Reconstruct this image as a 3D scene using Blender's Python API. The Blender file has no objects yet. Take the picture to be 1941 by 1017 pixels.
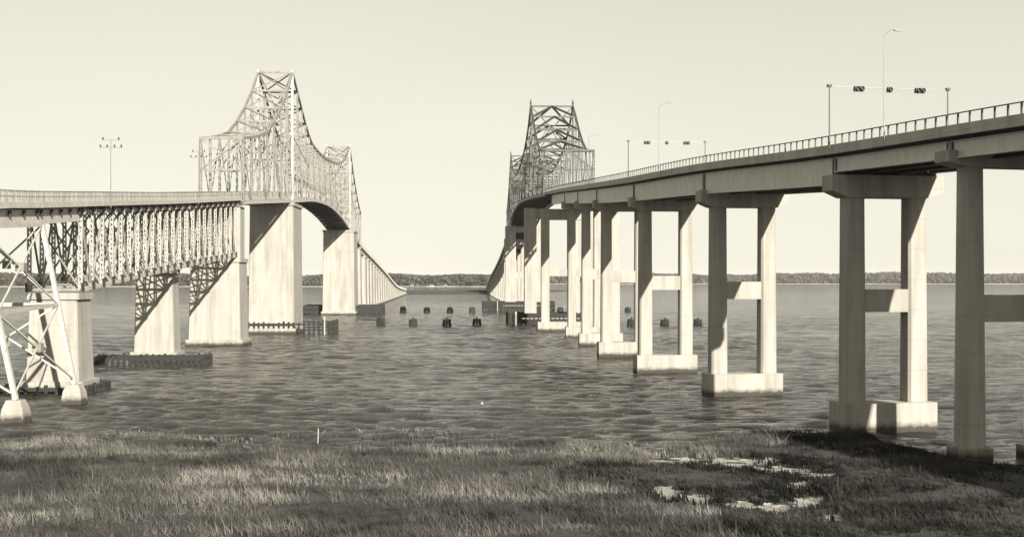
import bpy, math, random
import numpy as np
from mathutils import Vector
random.seed(7); RNG = np.random.default_rng(7)
scene = bpy.context.scene
col = scene.collection
R = math.radians

# ------------------------------------------------------------------ camera
CAMZ = 12.0; FPX = 2435.0
cam_d = bpy.data.cameras.new('camera'); cam = bpy.data.objects.new('camera', cam_d); col.objects.link(cam)
cam_d.sensor_width = 36; cam_d.lens = FPX / 1941 * 36
cam_d.clip_start = .5; cam_d.clip_end = 40000
cam_d.shift_y = 21.5 / 1941
cam.location = (0, 0, CAMZ); cam.rotation_euler = (R(90), 0, 0)
scene.camera = cam

# ------------------------------------------------------------------ sky, sun, exposure
SUN_EL, SUN_AZ = R(23), R(23)       # sun stands behind the camera, to its right
world = bpy.data.worlds.new('World'); scene.world = world; world.use_nodes = True
wt = world.node_tree; wt.nodes.clear()
wo = wt.nodes.new('ShaderNodeOutputWorld'); bg = wt.nodes.new('ShaderNodeBackground')
sky = wt.nodes.new('ShaderNodeTexSky'); sky.sky_type = 'NISHITA'; sky.sun_disc = False
sky.sun_elevation = SUN_EL; sky.sun_rotation = R(180) - SUN_AZ
sky.dust_density = .4; sky.air_density = 1.0; sky.ozone_density = 1.0
bw = wt.nodes.new('ShaderNodeRGBToBW')
cr = wt.nodes.new('ShaderNodeMix'); cr.data_type = 'RGBA'; cr.blend_type = 'MULTIPLY'; cr.inputs[0].default_value = 1
cr.inputs[7].default_value = (1.0, .965, .83, 1)          # sepia paper tone of the old print
pw = wt.nodes.new('ShaderNodeMath'); pw.operation = 'POWER'; pw.inputs[1].default_value = .34   # the film's flat rendering of the sky
sc_ = wt.nodes.new('ShaderNodeMath'); sc_.operation = 'MULTIPLY'; sc_.inputs[1].default_value = 1.92
wt.links.new(sky.outputs[0], bw.inputs[0]); wt.links.new(bw.outputs[0], pw.inputs[0]); wt.links.new(pw.outputs[0], sc_.inputs[0]); wt.links.new(sc_.outputs[0], cr.inputs[6])
tc = wt.nodes.new('ShaderNodeTexCoord'); mpc = wt.nodes.new('ShaderNodeMapping'); mpc.inputs['Scale'].default_value = (1, 1, 3.5)
cn = wt.nodes.new('ShaderNodeTexNoise'); cn.inputs['Scale'].default_value = 1.7; cn.inputs['Detail'].default_value = 5   # faint high veil
cv = wt.nodes.new('ShaderNodeMapRange'); cv.inputs[1].default_value = .3; cv.inputs[2].default_value = .7; cv.inputs[3].default_value = .95; cv.inputs[4].default_value = 1.04
cm = wt.nodes.new('ShaderNodeVectorMath'); cm.operation = 'SCALE'
wt.links.new(tc.outputs['Generated'], mpc.inputs[0]); wt.links.new(mpc.outputs[0], cn.inputs['Vector']); wt.links.new(cn.outputs[0], cv.inputs[0])
wt.links.new(cr.outputs[2], cm.inputs[0]); wt.links.new(cv.outputs[0], cm.inputs['Scale']); wt.links.new(cm.outputs[0], bg.inputs[0]); bg.inputs[1].default_value = .10
wt.links.new(bg.outputs[0], wo.inputs[0])
sd = bpy.data.lights.new('sun', 'SUN'); sd.energy = 5.0; sd.angle = R(.55); sd.color = (1, .955, .84)
sun = bpy.data.objects.new('sun', sd); col.objects.link(sun)
tosun = Vector((math.sin(SUN_AZ) * math.cos(SUN_EL), -math.cos(SUN_AZ) * math.cos(SUN_EL), math.sin(SUN_EL)))
sun.rotation_euler = tosun.to_track_quat('Z', 'Y').to_euler(); sun.location = (60, -80, 90)
scene.view_settings.view_transform = 'Standard'; scene.view_settings.look = 'None'
scene.view_settings.gamma = 1; scene.view_settings.use_curve_mapping = False
scene.view_settings.exposure = 1.24

# ------------------------------------------------------------------ materials
def newmat(name):
    m = bpy.data.materials.new(name); m.use_nodes = True
    nt = m.node_tree; return m, nt, nt.nodes['Principled BSDF']
def N(nt, t, **kw):
    n = nt.nodes.new(t)
    for k, v in kw.items(): setattr(n, k, v)
    return n
def wpos(nt, sc=(1, 1, 1)):
    g = N(nt, 'ShaderNodeNewGeometry'); mp = N(nt, 'ShaderNodeMapping'); mp.inputs['Scale'].default_value = sc
    nt.links.new(g.outputs['Position'], mp.inputs[0]); return mp.outputs[0]
def noise(nt, vec, scale, detail=4, rough=.6):
    n = N(nt, 'ShaderNodeTexNoise'); n.inputs['Scale'].default_value = scale
    n.inputs['Detail'].default_value = detail; n.inputs['Roughness'].default_value = rough
    nt.links.new(vec, n.inputs['Vector']); return n.outputs[0]
def ramp(nt, fac, stops):
    r = N(nt, 'ShaderNodeValToRGB'); e = r.color_ramp.elements
    while len(e) < len(stops): e.new(.5)
    for i, (p, c) in enumerate(stops):
        e[i].position = p; e[i].color = (c[0], c[1], c[2], 1)
    nt.links.new(fac, r.inputs[0]); return r.outputs[0]
def sep(v, t=(1.0, .955, .86)):      # warm grey of value v
    return (v * t[0], v * t[1], v * t[2])
def mul(nt, a, b, fac=1):
    m = N(nt, 'ShaderNodeMix', data_type='RGBA', blend_type='MULTIPLY'); m.inputs[0].default_value = fac
    nt.links.new(a, m.inputs[6]); nt.links.new(b, m.inputs[7]); return m.outputs[2]

def concrete(name, v, stain=.75, tide=True):
    m, nt, b = newmat(name)
    a = ramp(nt, noise(nt, wpos(nt, (1, 1, .35)), .55, 5), [(.3, sep(v * .86)), (.62, sep(v * 1.06))])
    s = ramp(nt, noise(nt, wpos(nt, (1, 1, .05)), 1.3, 4), [(.38, sep(stain, (1, .98, .95))), (.56, (1, 1, 1))])
    c = mul(nt, a, s)
    # lift joints of the formwork, every 2.4 m
    g = N(nt, 'ShaderNodeNewGeometry'); sx = N(nt, 'ShaderNodeSeparateXYZ'); nt.links.new(g.outputs['Position'], sx.inputs[0])
    mo = N(nt, 'ShaderNodeMath', operation='MODULO'); mo.inputs[1].default_value = 2.4; nt.links.new(sx.outputs[2], mo.inputs[0])
    lt = N(nt, 'ShaderNodeMath', operation='LESS_THAN'); lt.inputs[1].default_value = .05; nt.links.new(mo.outputs[0], lt.inputs[0])
    c = mul(nt, c, ramp(nt, lt.outputs[0], [(0, (1, 1, 1)), (1, (.8, .8, .8))]))
    if tide:                            # weed and wet mark left by the tide
        ad = N(nt, 'ShaderNodeMath', operation='MULTIPLY_ADD'); nt.links.new(noise(nt, wpos(nt), 1.5, 3), ad.inputs[0])
        ad.inputs[1].default_value = -.7; nt.links.new(sx.outputs[2], ad.inputs[2])
        c = mul(nt, c, ramp(nt, ad.outputs[0], [(.0, (.13, .12, .11)), (.22, (.6, .58, .54)), (.5, (1, 1, 1))]))
    nt.links.new(c, b.inputs['Base Color']); b.inputs['Roughness'].default_value = .9
    bp = N(nt, 'ShaderNodeBump'); bp.inputs['Strength'].default_value = .25; bp.inputs['Distance'].default_value = .05
    nt.links.new(noise(nt, wpos(nt), 6, 5), bp.inputs['Height']); nt.links.new(bp.outputs[0], b.inputs['Normal'])
    return m
def painted(name, v, rough=.55, metallic=0, var=.75, scale=1.2):
    m, nt, b = newmat(name)
    c = ramp(nt, noise(nt, wpos(nt, (1, 1, .4)), scale, 5, .7), [(.34, sep(v * var)), (.6, sep(v))])
    nt.links.new(c, b.inputs['Base Color']); b.inputs['Roughness'].default_value = rough; b.inputs['Metallic'].default_value = metallic
    return m
M = {}
M['conc'] = concrete('pale_concrete', .29, .82)  # pale base tone of bents and piers, same on every face
M['conc_old'] = concrete('weathered_concrete', .22, .68)
M['deck'] = concrete('deck_concrete', .38, .85, False)
M['slab'] = painted('roadway_slab', .07, .9)
M['steel'] = painted('aluminium_painted_steel', .22, .5, .1, .6)
M['steel_light'] = painted('light_painted_steel', .42, .5, .05, .75)
M['steel2'] = painted('grey_painted_steel', .045, .5, .1, .6)
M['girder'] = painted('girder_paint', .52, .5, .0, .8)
M['under'] = painted('shaded_girder_paint', .03, .6, .0, .7)  # shade below the deck put into the colour of inner and floor steel
M['timber'] = painted('creosoted_timber', .018, .85, 0, .5, 4)
M['timber_grey'] = painted('weathered_timber', .07, .85, 0, .4, 4)
M['pole'] = painted('galvanised_pole', .2, .5, .2)
M['dark'] = painted('black_signal_housing', .02, .5)
M['white'] = painted('white_paint', .38, .6)
M['roof'] = painted('shingle_roof', .1, .9)
M['lens'] = painted('signal_lens', .07, .25)

def water_mat():
    m, nt, b = newmat('river_water')
    b.inputs['Base Color'].default_value = (*sep(.028), 1); b.inputs['Roughness'].default_value = .06
    b.inputs['IOR'].default_value = 1.33
    n1 = noise(nt, wpos(nt, (.55, 1, 1)), 1.2, 6, .75)
    n2 = noise(nt, wpos(nt, (.25, 1, 1)), .16, 3, .6)
    n3 = noise(nt, wpos(nt, (.10, 1, 1)), .02, 4, .6)
    amp = ramp(nt, n3, [(.36, (.35,) * 3), (.62, (1,) * 3)])
    h = N(nt, 'ShaderNodeMath', operation='MULTIPLY'); nt.links.new(n1, h.inputs[0]); nt.links.new(amp, h.inputs[1])
    h2 = N(nt, 'ShaderNodeMath', operation='MULTIPLY_ADD'); nt.links.new(n2, h2.inputs[0]); h2.inputs[1].default_value = 2.6
    nt.links.new(h.outputs[0], h2.inputs[2])
    bp = N(nt, 'ShaderNodeBump'); bp.inputs['Strength'].default_value = 1; bp.inputs['Distance'].default_value = 1.5
    nt.links.new(h2.outputs[0], bp.inputs['Height']); nt.links.new(bp.outputs[0], b.inputs['Normal'])
    return m
M['water'] = water_mat()
def pool_mat(v):
    m, nt, b = newmat('still_creek_water'); b.inputs['Base Color'].default_value = (*sep(v), 1)
    b.inputs['Roughness'].default_value = .08
    bp = N(nt, 'ShaderNodeBump'); bp.inputs['Distance'].default_value = .05
    nt.links.new(noise(nt, wpos(nt, (.4, 1, 1)), 2, 3), bp.inputs['Height']); nt.links.new(bp.outputs[0], b.inputs['Normal'])
    return m
M['pool'] = pool_mat(.36); M['dark_pool'] = pool_mat(.02)  # pale base of the first stands in for reflected sky
def earth(name, lo, hi, sc=.5, rough=.95, bump=.3):
    m, nt, b = newmat(name)
    nt.links.new(ramp(nt, noise(nt, wpos(nt, (.6, 1, 1)), sc, 6, .65), [(.35, sep(lo)), (.65, sep(hi))]), b.inputs['Base Color'])
    b.inputs['Roughness'].default_value = rough
    bp = N(nt, 'ShaderNodeBump'); bp.inputs['Distance'].default_value = bump
    nt.links.new(noise(nt, wpos(nt), 2.5, 5), bp.inputs['Height']); nt.links.new(bp.outputs[0], b.inputs['Normal'])
    return m
M['mud'] = earth('dark_marsh_mud', .012, .04)
M['palemud'] = earth('wet_mud_sky_sheen', .09, .48, 2.2, .6, .1)  # wet mud and creek strip, sky sheen painted in as pale tone
M['flat'] = earth('tidal_flat', .25, .4, .02, .9, .2)
def grass_mat(name, lo, mid, hi):
    m, nt, b = newmat(name)
    a = ramp(nt, noise(nt, wpos(nt, (.3, .6, 0)), .3, 6, .72), [(.36, sep(lo)), (.5, sep(mid)), (.66, sep(hi))])
    a = mul(nt, a, ramp(nt, noise(nt, wpos(nt, (.5, 1, 0)), .09, 3, .6), [(.36, (.5,) * 3), (.6, (1.2,) * 3)]))
    s = ramp(nt, noise(nt, wpos(nt, (1, 1, 0)), 3.2, 2, .6), [(.3, (.55,) * 3), (.7, (1.25,) * 3)])
    nt.links.new(mul(nt, a, s), b.inputs['Base Color']); b.inputs['Roughness'].default_value = .85; b.inputs['Specular IOR Level'].default_value = .1
    return m
M['grass'] = grass_mat('cordgrass', .022, .078, .20)
M['growth'] = grass_mat('dark_marsh_growth', .006, .014, .05)  # blades of the right bank, darker than the rest of the marsh
M['tree'] = grass_mat('far_foliage', .04, .05, .06)

# ------------------------------------------------------------------ object helpers (all meshes given in world coordinates)
WL = {}
def link(o, loc, parent=None):
    col.objects.link(o); WL[o.name] = Vector(loc)
    if parent is not None:
        o.parent = parent; o.location = Vector(loc) - WL[parent.name]
    else: o.location = loc
    return o
def props(o, label=None, cat=None, group=None, kind=None):
    for k, v in (('label', label), ('category', cat), ('group', group), ('kind', kind)):
        if v: o[k] = v
    return o
def thing(name, loc, label, cat, group=None):
    o = bpy.data.objects.new(name, None); o.empty_display_size = .5
    return props(link(o, loc), label, cat, group)
def node(name, loc, parent, label=None):
    o = bpy.data.objects.new(name, None); link(o, loc, parent)
    return props(o, label)
class MB:
    def __init__(s): s.v = []; s.f = []
    def add(s, vs, fs):
        n = len(s.v); s.v += [tuple(v) for v in vs]; s.f += [tuple(i + n for i in f) for f in fs]
    def box(s, c, h, ax=None):                    # centre, half sizes, optional axes
        c = Vector(c); ax = ax or (Vector((1, 0, 0)), Vector((0, 1, 0)), Vector((0, 0, 1)))
        vs = [c + ax[0] * (h[0] * i) + ax[1] * (h[1] * j) + ax[2] * (h[2] * k) for i in (-1, 1) for j in (-1, 1) for k in (-1, 1)]
        s.add(vs, [(0, 1, 3, 2), (4, 6, 7, 5), (0, 4, 5, 1), (2, 3, 7, 6), (0, 2, 6, 4), (1, 5, 7, 3)])
    def beam(s, a, b, w, d, up=(0, 0, 1)):        # w: sideways, d: along up
        a = Vector(a); b = Vector(b); z = (b - a); L = z.length
        if L < 1e-4: return
        z.normalize(); u = Vector(up)
        if abs(u.dot(z)) > .97: u = Vector((0, 1, 0)) if abs(z.y) < .9 else Vector((1, 0, 0))
        x = z.cross(u).normalized(); y = x.cross(z).normalized()
        s.box((a + b) / 2, (w / 2, d / 2, L / 2), (x, y, z))
    def cyl(s, a, b, r0, r1=None, n=7, cap=True):
        r1 = r0 if r1 is None else r1; a = Vector(a); b = Vector(b); z = (b - a).normalized()
        u = Vector((0, 0, 1)) if abs(z.z) < .9 else Vector((1, 0, 0)); x = z.cross(u).normalized(); y = z.cross(x)
        vs = []
        for p, r in ((a, r0), (b, r1)):
            for i in range(n):
                t = 2 * math.pi * i / n; vs.append(p + x * (r * math.cos(t)) + y * (r * math.sin(t)))
        fs = [(i, (i + 1) % n, n + (i + 1) % n, n + i) for i in range(n)]
        if cap: fs += [tuple(range(n))[::-1], tuple(range(n, 2 * n))]
        s.add(vs, fs)
    def laced(s, a, b, w, d, up, t=.09):          # two solid flanges with zigzag lacing between them
        a = Vector(a); b = Vector(b); z = (b - a); L = z.length; z.normalize(); u = Vector(up)
        x = z.cross(u).normalized(); y = x.cross(z).normalized()
        for sg in (-1, 1): s.beam(a + x * (sg * (w / 2 - t / 2)), b + x * (sg * (w / 2 - t / 2)), t, d, y)
        n = max(2, int(L / (w * 1.3)))
        for face in (-1, 1):
            for i in range(n):
                p = a + z * (L * i / n) + y * (face * (d / 2 - .01)); q = a + z * (L * (i + 1) / n) + y * (face * (d / 2 - .01))
                sg = 1 if i % 2 else -1
                s.beam(p + x * (sg * w / 2.4), q - x * (sg * w / 2.4), .09, .02, y)
    def obj(s, name, mat, parent=None, label=None, kind=None, smooth=False):
        vs = np.array(s.v, dtype=float); c = (vs.min(0) + vs.max(0)) / 2; vs = vs - c
        me = bpy.data.meshes.new(name); me.from_pydata(vs.tolist(), [], s.f); me.materials.append(M[mat] if isinstance(mat, str) else mat)
        if smooth: me.polygons.foreach_set('use_smooth', [True] * len(me.polygons))
        me.update(); o = bpy.data.objects.new(name, me); link(o, c, parent)
        return props(o, label, kind=kind)
def beam_obj(name, a, b, w, d, mat, parent, up=(0, 0, 1), label=None):
    m = MB(); m.beam(a, b, w, d, up); return m.obj(name, mat, parent, label)
def copy_tree(o, dl, parent=None):
    c = o.copy(); col.objects.link(c); WL[c.name] = WL[o.name] + dl
    if parent is not None: c.parent = parent; c.location = o.location
    else: c.location = o.location + dl
    for ch in list(o.children): copy_tree(ch, dl, c)
    return c

# ------------------------------------------------------------------ curved centre lines
class Line:
    def __init__(s, xs, zs): s.xs = np.array(xs, float); s.zs = np.array(zs, float)
    @staticmethod
    def ev(t, y):
        Y, V = t[:, 0], t[:, 1]; i = int(np.clip(np.searchsorted(Y, y) - 1, 0, len(Y) - 2))
        sl = np.diff(V) / np.diff(Y); m = np.empty(len(Y)); m[0] = sl[0]; m[-1] = sl[-1]
        m[1:-1] = (sl[:-1] * np.diff(Y)[1:] + sl[1:] * np.diff(Y)[:-1]) / (np.diff(Y)[1:] + np.diff(Y)[:-1])
        h = Y[i + 1] - Y[i]; t_ = (y - Y[i]) / h
        if t_ < 0: return V[0] + m[0] * (y - Y[0])
        if t_ > 1: return V[-1] + m[-1] * (y - Y[-1])
        return ((1 + 2 * t_) * (1 - t_) ** 2 * V[i] + t_ * (1 - t_) ** 2 * h * m[i] + t_ * t_ * (3 - 2 * t_) * V[i + 1] + t_ * t_ * (t_ - 1) * h * m[i + 1])
    def X(s, y): return Line.ev(s.xs, y)
    def Z(s, y): return Line.ev(s.zs, y)
    def fr(s, y):                       # along, right
        d = (s.X(y + .5) - s.X(y - .5)); n = math.hypot(d, 1); return Vector((d / n, 1 / n, 0)), Vector((1 / n, -d / n, 0))
    def P(s, lat, y, z=None, dz=0):
        t, r = s.fr(y); zz = (s.Z(y) if z is None else z) + dz
        return Vector((s.X(y), y, zz)) + r * lat
    def sweep(s, sec, y0, y1, step=6):  # closed cross-section of (lat, dz) along the line
        m = MB(); n = max(1, int(round((y1 - y0) / step))); k = len(sec); vs = []
        for i in range(n + 1):
            y = y0 + (y1 - y0) * i / n
            for lat, dz in sec: vs.append(s.P(lat, y, None, dz))
        fs = [(i * k + j, (i + 1) * k + j, (i + 1) * k + (j + 1) % k, i * k + (j + 1) % k) for i in range(n) for j in range(k)]
        fs += [tuple(range(k))[::-1], tuple(range(n * k, n * k + k))]
        m.add(vs, fs); return m
def rect(l0, l1, z0, z1): return [(l0, z0), (l0, z1), (l1, z1), (l1, z0)]

LB = Line([(60, -46.5), (105, -48.2), (139, -49.6), (195, -52.2), (234, -52.9), (290, -53.4), (368, -57), (446, -60.2), (502, -63), (700, -72.5), (1043, -90.5), (1140, -95)],
          [(60, 16.6), (124, 19.3), (139, 20.3), (195, 24), (234, 26.8), (290, 30.5), (340, 33.6), (377, 34.4), (410, 33.2), (446, 30.3), (502, 26), (600, 21), (700, 16), (850, 8.5), (1043, 4.0), (1140, 3)])
RB = Line([(26, 51), (45, 45), (69, 37.8), (86, 33), (102.5, 29.6), (134, 24.0), (167, 19.9), (201.5, 17.4), (234, 16.1), (266, 15.0), (301, 13.35), (350, 10.85), (514, 5.3), (580, 3.2), (670, -.6), (980, -12), (1240, -20.5)],
          [(26, 19.6), (69, 21.6), (86, 22.0), (102.5, 22.5), (134, 23.9), (167, 25.2), (201.5, 27), (234, 28.9), (266, 30.8), (301, 32.6), (350, 35), (430, 38), (514, 37.2), (570, 33.5), (670, 26), (980, 13.5), (1240, 3)])

# ================================================================== SETTING
# the river: real waves near the bridges' shore end, one flat sheet beyond; all one mesh
WX0, WX1, WY0, WY1 = -240., 260., 66., 760.
wx = np.concatenate([np.arange(WX0, -70, 1.1), np.arange(-70, 50, .42), np.arange(50, WX1, 1.1)]); wy = [WY0]
while wy[-1] < WY1: wy.append(wy[-1] + max(.30, wy[-1] * .0026))
wy = np.array(wy); AX, AY = np.meshgrid(wx, wy); HZ = np.zeros_like(AX)
SX = np.broadcast_to(np.gradient(wx)[None], AX.shape); SY = np.broadcast_to(np.gradient(wy)[:, None], AX.shape)
for i in range(64):
    lam = .85 * (8 ** (RNG.random() ** 1.5)); k = 2 * math.pi / lam; th = RNG.normal(1.35, .55)
    ph = RNG.uniform(0, 6.28); am = .0105 * lam ** .7 * RNG.uniform(.5, 1.2)
    wobl = .9 * np.sin(AX * .05 * RNG.uniform(.5, 2) + ph) + .7 * np.sin(AY * .06 * RNG.uniform(.5, 2) + 2 * ph)
    HZ += am * np.clip(lam / (np.abs(math.cos(th)) * SX + abs(math.sin(th)) * SY) / 2.5 - .8, 0, 1) * np.sin(k * (AX * math.cos(th) + AY * math.sin(th)) + ph + wobl)
patch = .5 + .5 * np.sin(AX * .035 + 1.3 * np.sin(AY * .031 + 1)) * np.sin(AY * .055 + 1.6 * np.sin(AX * .021)); patch = .45 + .75 * patch
edge = np.minimum(np.minimum(AX - WX0, WX1 - AX), np.minimum(AY - WY0, (WY1 - AY) * .05)); HZ *= patch * np.clip(edge / 20, 0, 1)
WV = np.stack([AX, AY, HZ], -1).reshape(-1, 3); nwx, nwy = len(wx), len(wy)
q = (np.arange(nwy - 1)[:, None] * nwx + np.arange(nwx - 1)[None]).ravel(); n0 = nwx * nwy
x1, y1 = wx[-1], wy[-1]
OV = np.array([(-30000, -400, 0), (WX0, -400, 0), (x1, -400, 0), (30000, -400, 0), (30000, 38000, 0), (x1, 38000, 0), (WX0, 38000, 0), (-30000, 38000, 0), (WX0, WY0, 0), (x1, WY0, 0), (x1, y1, 0), (WX0, y1, 0)], float)
QF = np.concatenate([np.stack([q, q + 1, q + nwx + 1, q + nwx], 1), n0 + np.array([(0, 1, 6, 7), (1, 2, 9, 8), (2, 3, 4, 5), (11, 10, 5, 6)])])
WV = np.concatenate([WV, OV]); me = bpy.data.meshes.new('river'); me.vertices.add(len(WV)); me.vertices.foreach_set('co', WV.ravel())
me.loops.add(QF.size); me.loops.foreach_set('vertex_index', QF.ravel()); me.polygons.add(len(QF)); me.polygons.foreach_set('loop_start', np.arange(len(QF)) * 4)
me.polygons.foreach_set('use_smooth', [True] * (len(QF) - 4) + [False] * 4); me.update(calc_edges=True); me.materials.append(M['water'])
rv = bpy.data.objects.new('river', me); link(rv, (0, 0, 0)); props(rv, kind='structure')
m = MB(); m.add([(-30000, -400, -3), (30000, -400, -3), (30000, 38000, -3), (-30000, 38000, -3)], [(0, 1, 2, 3)])
m.obj('river_bed', 'mud', kind='structure')
def land(name, pts, z, mat, skirt=-1.0):
    m = MB(); k = len(pts); m.add([(x, y, z) for x, y in pts] + [(x, y, skirt) for x, y in pts],
        [tuple(range(k))] + [(i, i + k, (i + 1) % k + k, (i + 1) % k) for i in range(k)])
    return m.obj(name, mat, kind='structure')
def shore(y, x0, x1, amp, n=60, depth=3000):
    xs = np.linspace(x0, x1, n); f = [(x, y + amp * (math.sin(x * .004 + y) + .6 * math.sin(x * .011 + 2) + .4 * random.uniform(-1, 1))) for x in xs]
    return [(x0, y + depth)] + f + [(x1, y + depth)]
land('far_bank', shore(2240, -1500, 60, 25), .7, 'flat')
land('distant_bank', shore(3700, 60, 6500, 60, depth=6000), .8, 'flat')
land('left_bank', shore(2500, -6500, -1500, 80, depth=6000), .8, 'flat')
land('bridge_island', [(-140, 1090), (-60, 1075), (-30, 1120), (-10, 1150), (-10, 1400), (-170, 1400)], .8, 'mud')
land('mud_spit', [(-30, 1190), (-5, 1185), (20, 1220), (60, 1400), (-60, 1400)], .8, 'mud')

def wood(name, x0, x1, y0, y1, h0, h1, n, rr, label):
    ico = [];  g = (1 + 5 ** .5) / 2
    base = np.array([(-1, g, 0), (1, g, 0), (-1, -g, 0), (1, -g, 0), (0, -1, g), (0, 1, g), (0, -1, -g), (0, 1, -g), (g, 0, -1), (g, 0, 1), (-g, 0, -1), (-g, 0, 1)], float)
    base /= np.linalg.norm(base[0])
    F = np.array([(0, 11, 5), (0, 5, 1), (0, 1, 7), (0, 7, 10), (0, 10, 11), (1, 5, 9), (5, 11, 4), (11, 10, 2), (10, 7, 6), (7, 1, 8), (3, 9, 4), (3, 4, 2), (3, 2, 6), (3, 6, 8), (3, 8, 9), (4, 9, 5), (2, 4, 11), (6, 2, 10), (8, 6, 7), (9, 8, 1)])
    X = RNG.uniform(x0, x1, n); Y = y0 + (y1 - y0) * RNG.random(n)
    hmax = h0 + (h1 - h0) * (.5 + .28 * np.sin(X * .006 + 1) + .22 * np.sin(X * .017) + .12 * np.sin(X * .05))
    Zc = hmax * RNG.beta(2.2, 1.1, n) - rr * .6
    r = rr * RNG.uniform(.5, 1.1, n)
    V = base[None] * (r[:, None, None] * RNG.uniform(.7, 1.25, (n, 12, 1))) + np.stack([X, Y, np.maximum(Zc, r * .3)], 1)[:, None]
    FF = F[None] + (np.arange(n) * 12)[:, None, None]
    V = V.reshape(-1, 3); FF = FF.reshape(-1, 3); c = V.mean(0); V = V - c
    me = bpy.data.meshes.new(name); me.vertices.add(len(V)); me.vertices.foreach_set('co', V.ravel())
    me.loops.add(FF.size); me.loops.foreach_set('vertex_index', FF.ravel()); me.polygons.add(len(FF))
    me.polygons.foreach_set('loop_start', np.arange(len(FF)) * 3); me.update(calc_edges=True); me.materials.append(M['tree'])
    o = bpy.data.objects.new(name, me); link(o, c); return props(o, label, 'wood', kind='stuff')
wood('far_woodland', -1100, 55, 2290, 2420, 17, 27, 26000, 4.2, 'dark wooded bank across the river between the two bridges')
wood('distant_woodland', 55, 1700, 3820, 4000, 26, 35, 16000, 7, 'distant tree line across the water behind the concrete bents')
wood('distant_woodland', 1700, 3600, 4200, 4400, 24, 33, 9000, 7, 'distant tree line at the right edge past the nearest bent')
wood('left_woodland', -3200, -1100, 2600, 2750, 13, 21, 16000, 5, 'low wooded shore seen beyond the left trestle and deck truss')

def house(x, y, w, d, h, label):
    t = thing('shore_house', (x, y, .7), label, 'house', 'white houses on the far bank')
    m = MB(); m.box((x, y, .7 + h / 2), (w / 2, d / 2, h / 2)); wl = m.obj('wall', 'white', t)
    m = MB(); e = .4; z0 = .7 + h
    m.add([(x - w / 2 - e, y - d / 2 - e, z0), (x + w / 2 + e, y - d / 2 - e, z0), (x + w / 2 + e, y + d / 2 + e, z0), (x - w / 2 - e, y + d / 2 + e, z0), (x - w / 2 - e, y, z0 + 1.5), (x + w / 2 + e, y, z0 + 1.5)],
          [(0, 1, 5, 4), (3, 4, 5, 2), (0, 4, 3), (1, 2, 5), (0, 3, 2, 1)]); m.obj('roof', 'roof', t)
    for k in (-1, 1):
        m = MB(); m.box((x + k * w * .25, y - d / 2 - .03, .7 + h * .55), (.5, .05, .7)); m.obj('window', 'dark', t)
    m = MB(); m.box((x, y - d / 2 - .03, .7 + 1.05), (.5, .05, 1.05)); m.obj('door', 'roof', t)
house(-176, 2262, 6, 6, 2.2, 'leftmost white house on the far bank near the steel bridge landing')
house(-141, 2258, 7, 6, 2.0, 'middle one of the three white houses on the far bank')
house(-117, 2262, 5.5, 6, 2.2, 'rightmost white house on the far bank between the bridges')

# ------------------------------------------------------------------ marsh in the foreground
SH = np.array([(-900, 800), (0, 838), (300, 846), (600, 852), (900, 848), (1060, 846), (1180, 848), (1225, 862), (1250, 884), (1262, 868), (1300, 858), (1335, 842), (1420, 826), (1500, 816), (1600, 815), (1640, 820), (1665, 842), (1740, 852), (1800, 866), (1880, 880), (1960, 888), (2100, 905), (2600, 950), (3500, 1000)], float)
HOLES = [(1300, 877, 75, 7), (1400, 880, 90, 11), (1480, 893, 60, 9), (1545, 906, 40, 7),      # pale strip behind the near grass
         (1265, 938, 34, 14), (1326, 950, 36, 11), (1405, 962, 42, 8), (1465, 968, 30, 13), (1530, 955, 40, 15), (1575, 985, 35, 11), (1515, 925, 40, 10), (1600, 938, 20, 6),
         (1130, 921, 85, 12), (1060, 908, 70, 6), (1190, 934, 35, 7)]
POOLS = {4, 5, 12, 13, 14}
def px(X, Y): v = CAMZ * FPX / Y; return 970.5 + FPX * X / Y, 530 + v
def wob(x, y): return np.sin(x * .9 + y * .4) * .5 + np.sin(x * .37 - y * .71 + 2) * .6 + np.sin(x * 1.9 + 1.3 * y) * .25
def marsh_h(X, Y):
    u, v = px(X, Y)
    s = (v - np.interp(u, SH[:, 0], SH[:, 1])) / 14 + wob(X, Y) * .34 + wob(X * .3 + 5, Y * .45) * 1.3
    hole = np.full_like(np.asarray(u, float), -9.)
    for (cx, cy, rx, ry) in HOLES:
        q = 1 - np.sqrt(((u - cx) / rx) ** 2 + ((v - cy) / ry) ** 2) + wob(X * 2.1, Y * 1.7) * .16 + wob(X * 6.3, Y * 5.1) * .2 + wob(X * 3.7 + 1, Y * 8.3) * .14 - .10
        hole = np.maximum(hole, q)
    return s, hole
gx = np.arange(-62, 66, .3); gy = np.arange(34, 112, .3)
GX, GY = np.meshgrid(gx, gy); S, H = marsh_h(GX, GY)
Zm = np.clip(S, -1.5, 1) * .35 + .05 * wob(GX * 2, GY * 2)
wgt = np.clip((H + 1.1) / 1.0, 0, 1); wgt = wgt * wgt * (3 - 2 * wgt); flat_ = .12 + .012 * wob(GX * 2.2, GY * 2.2) - .05 * np.clip(H / .4, 0, 1); Zm = Zm * (1 - wgt) + np.minimum(flat_, Zm + .2) * wgt
V = np.stack([GX, GY, Zm], -1).reshape(-1, 3); nx = len(gx); ny = len(gy)
q = (np.arange(ny - 1)[:, None] * nx + np.arange(nx - 1)[None]).ravel()
me = bpy.data.meshes.new('mud_bank'); me.from_pydata(V.tolist(), [], np.stack([q, q + 1, q + nx + 1, q + nx], 1).tolist())
me.materials.append(M['mud']); me.materials.append(M['palemud'])
hc = H[:-1, :-1].ravel(); uu, vv = px(GX[:-1, :-1].ravel(), GY[:-1, :-1].ravel())
pale = (hc > .06) & (uu > 1225) & ((vv > 855))
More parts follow.
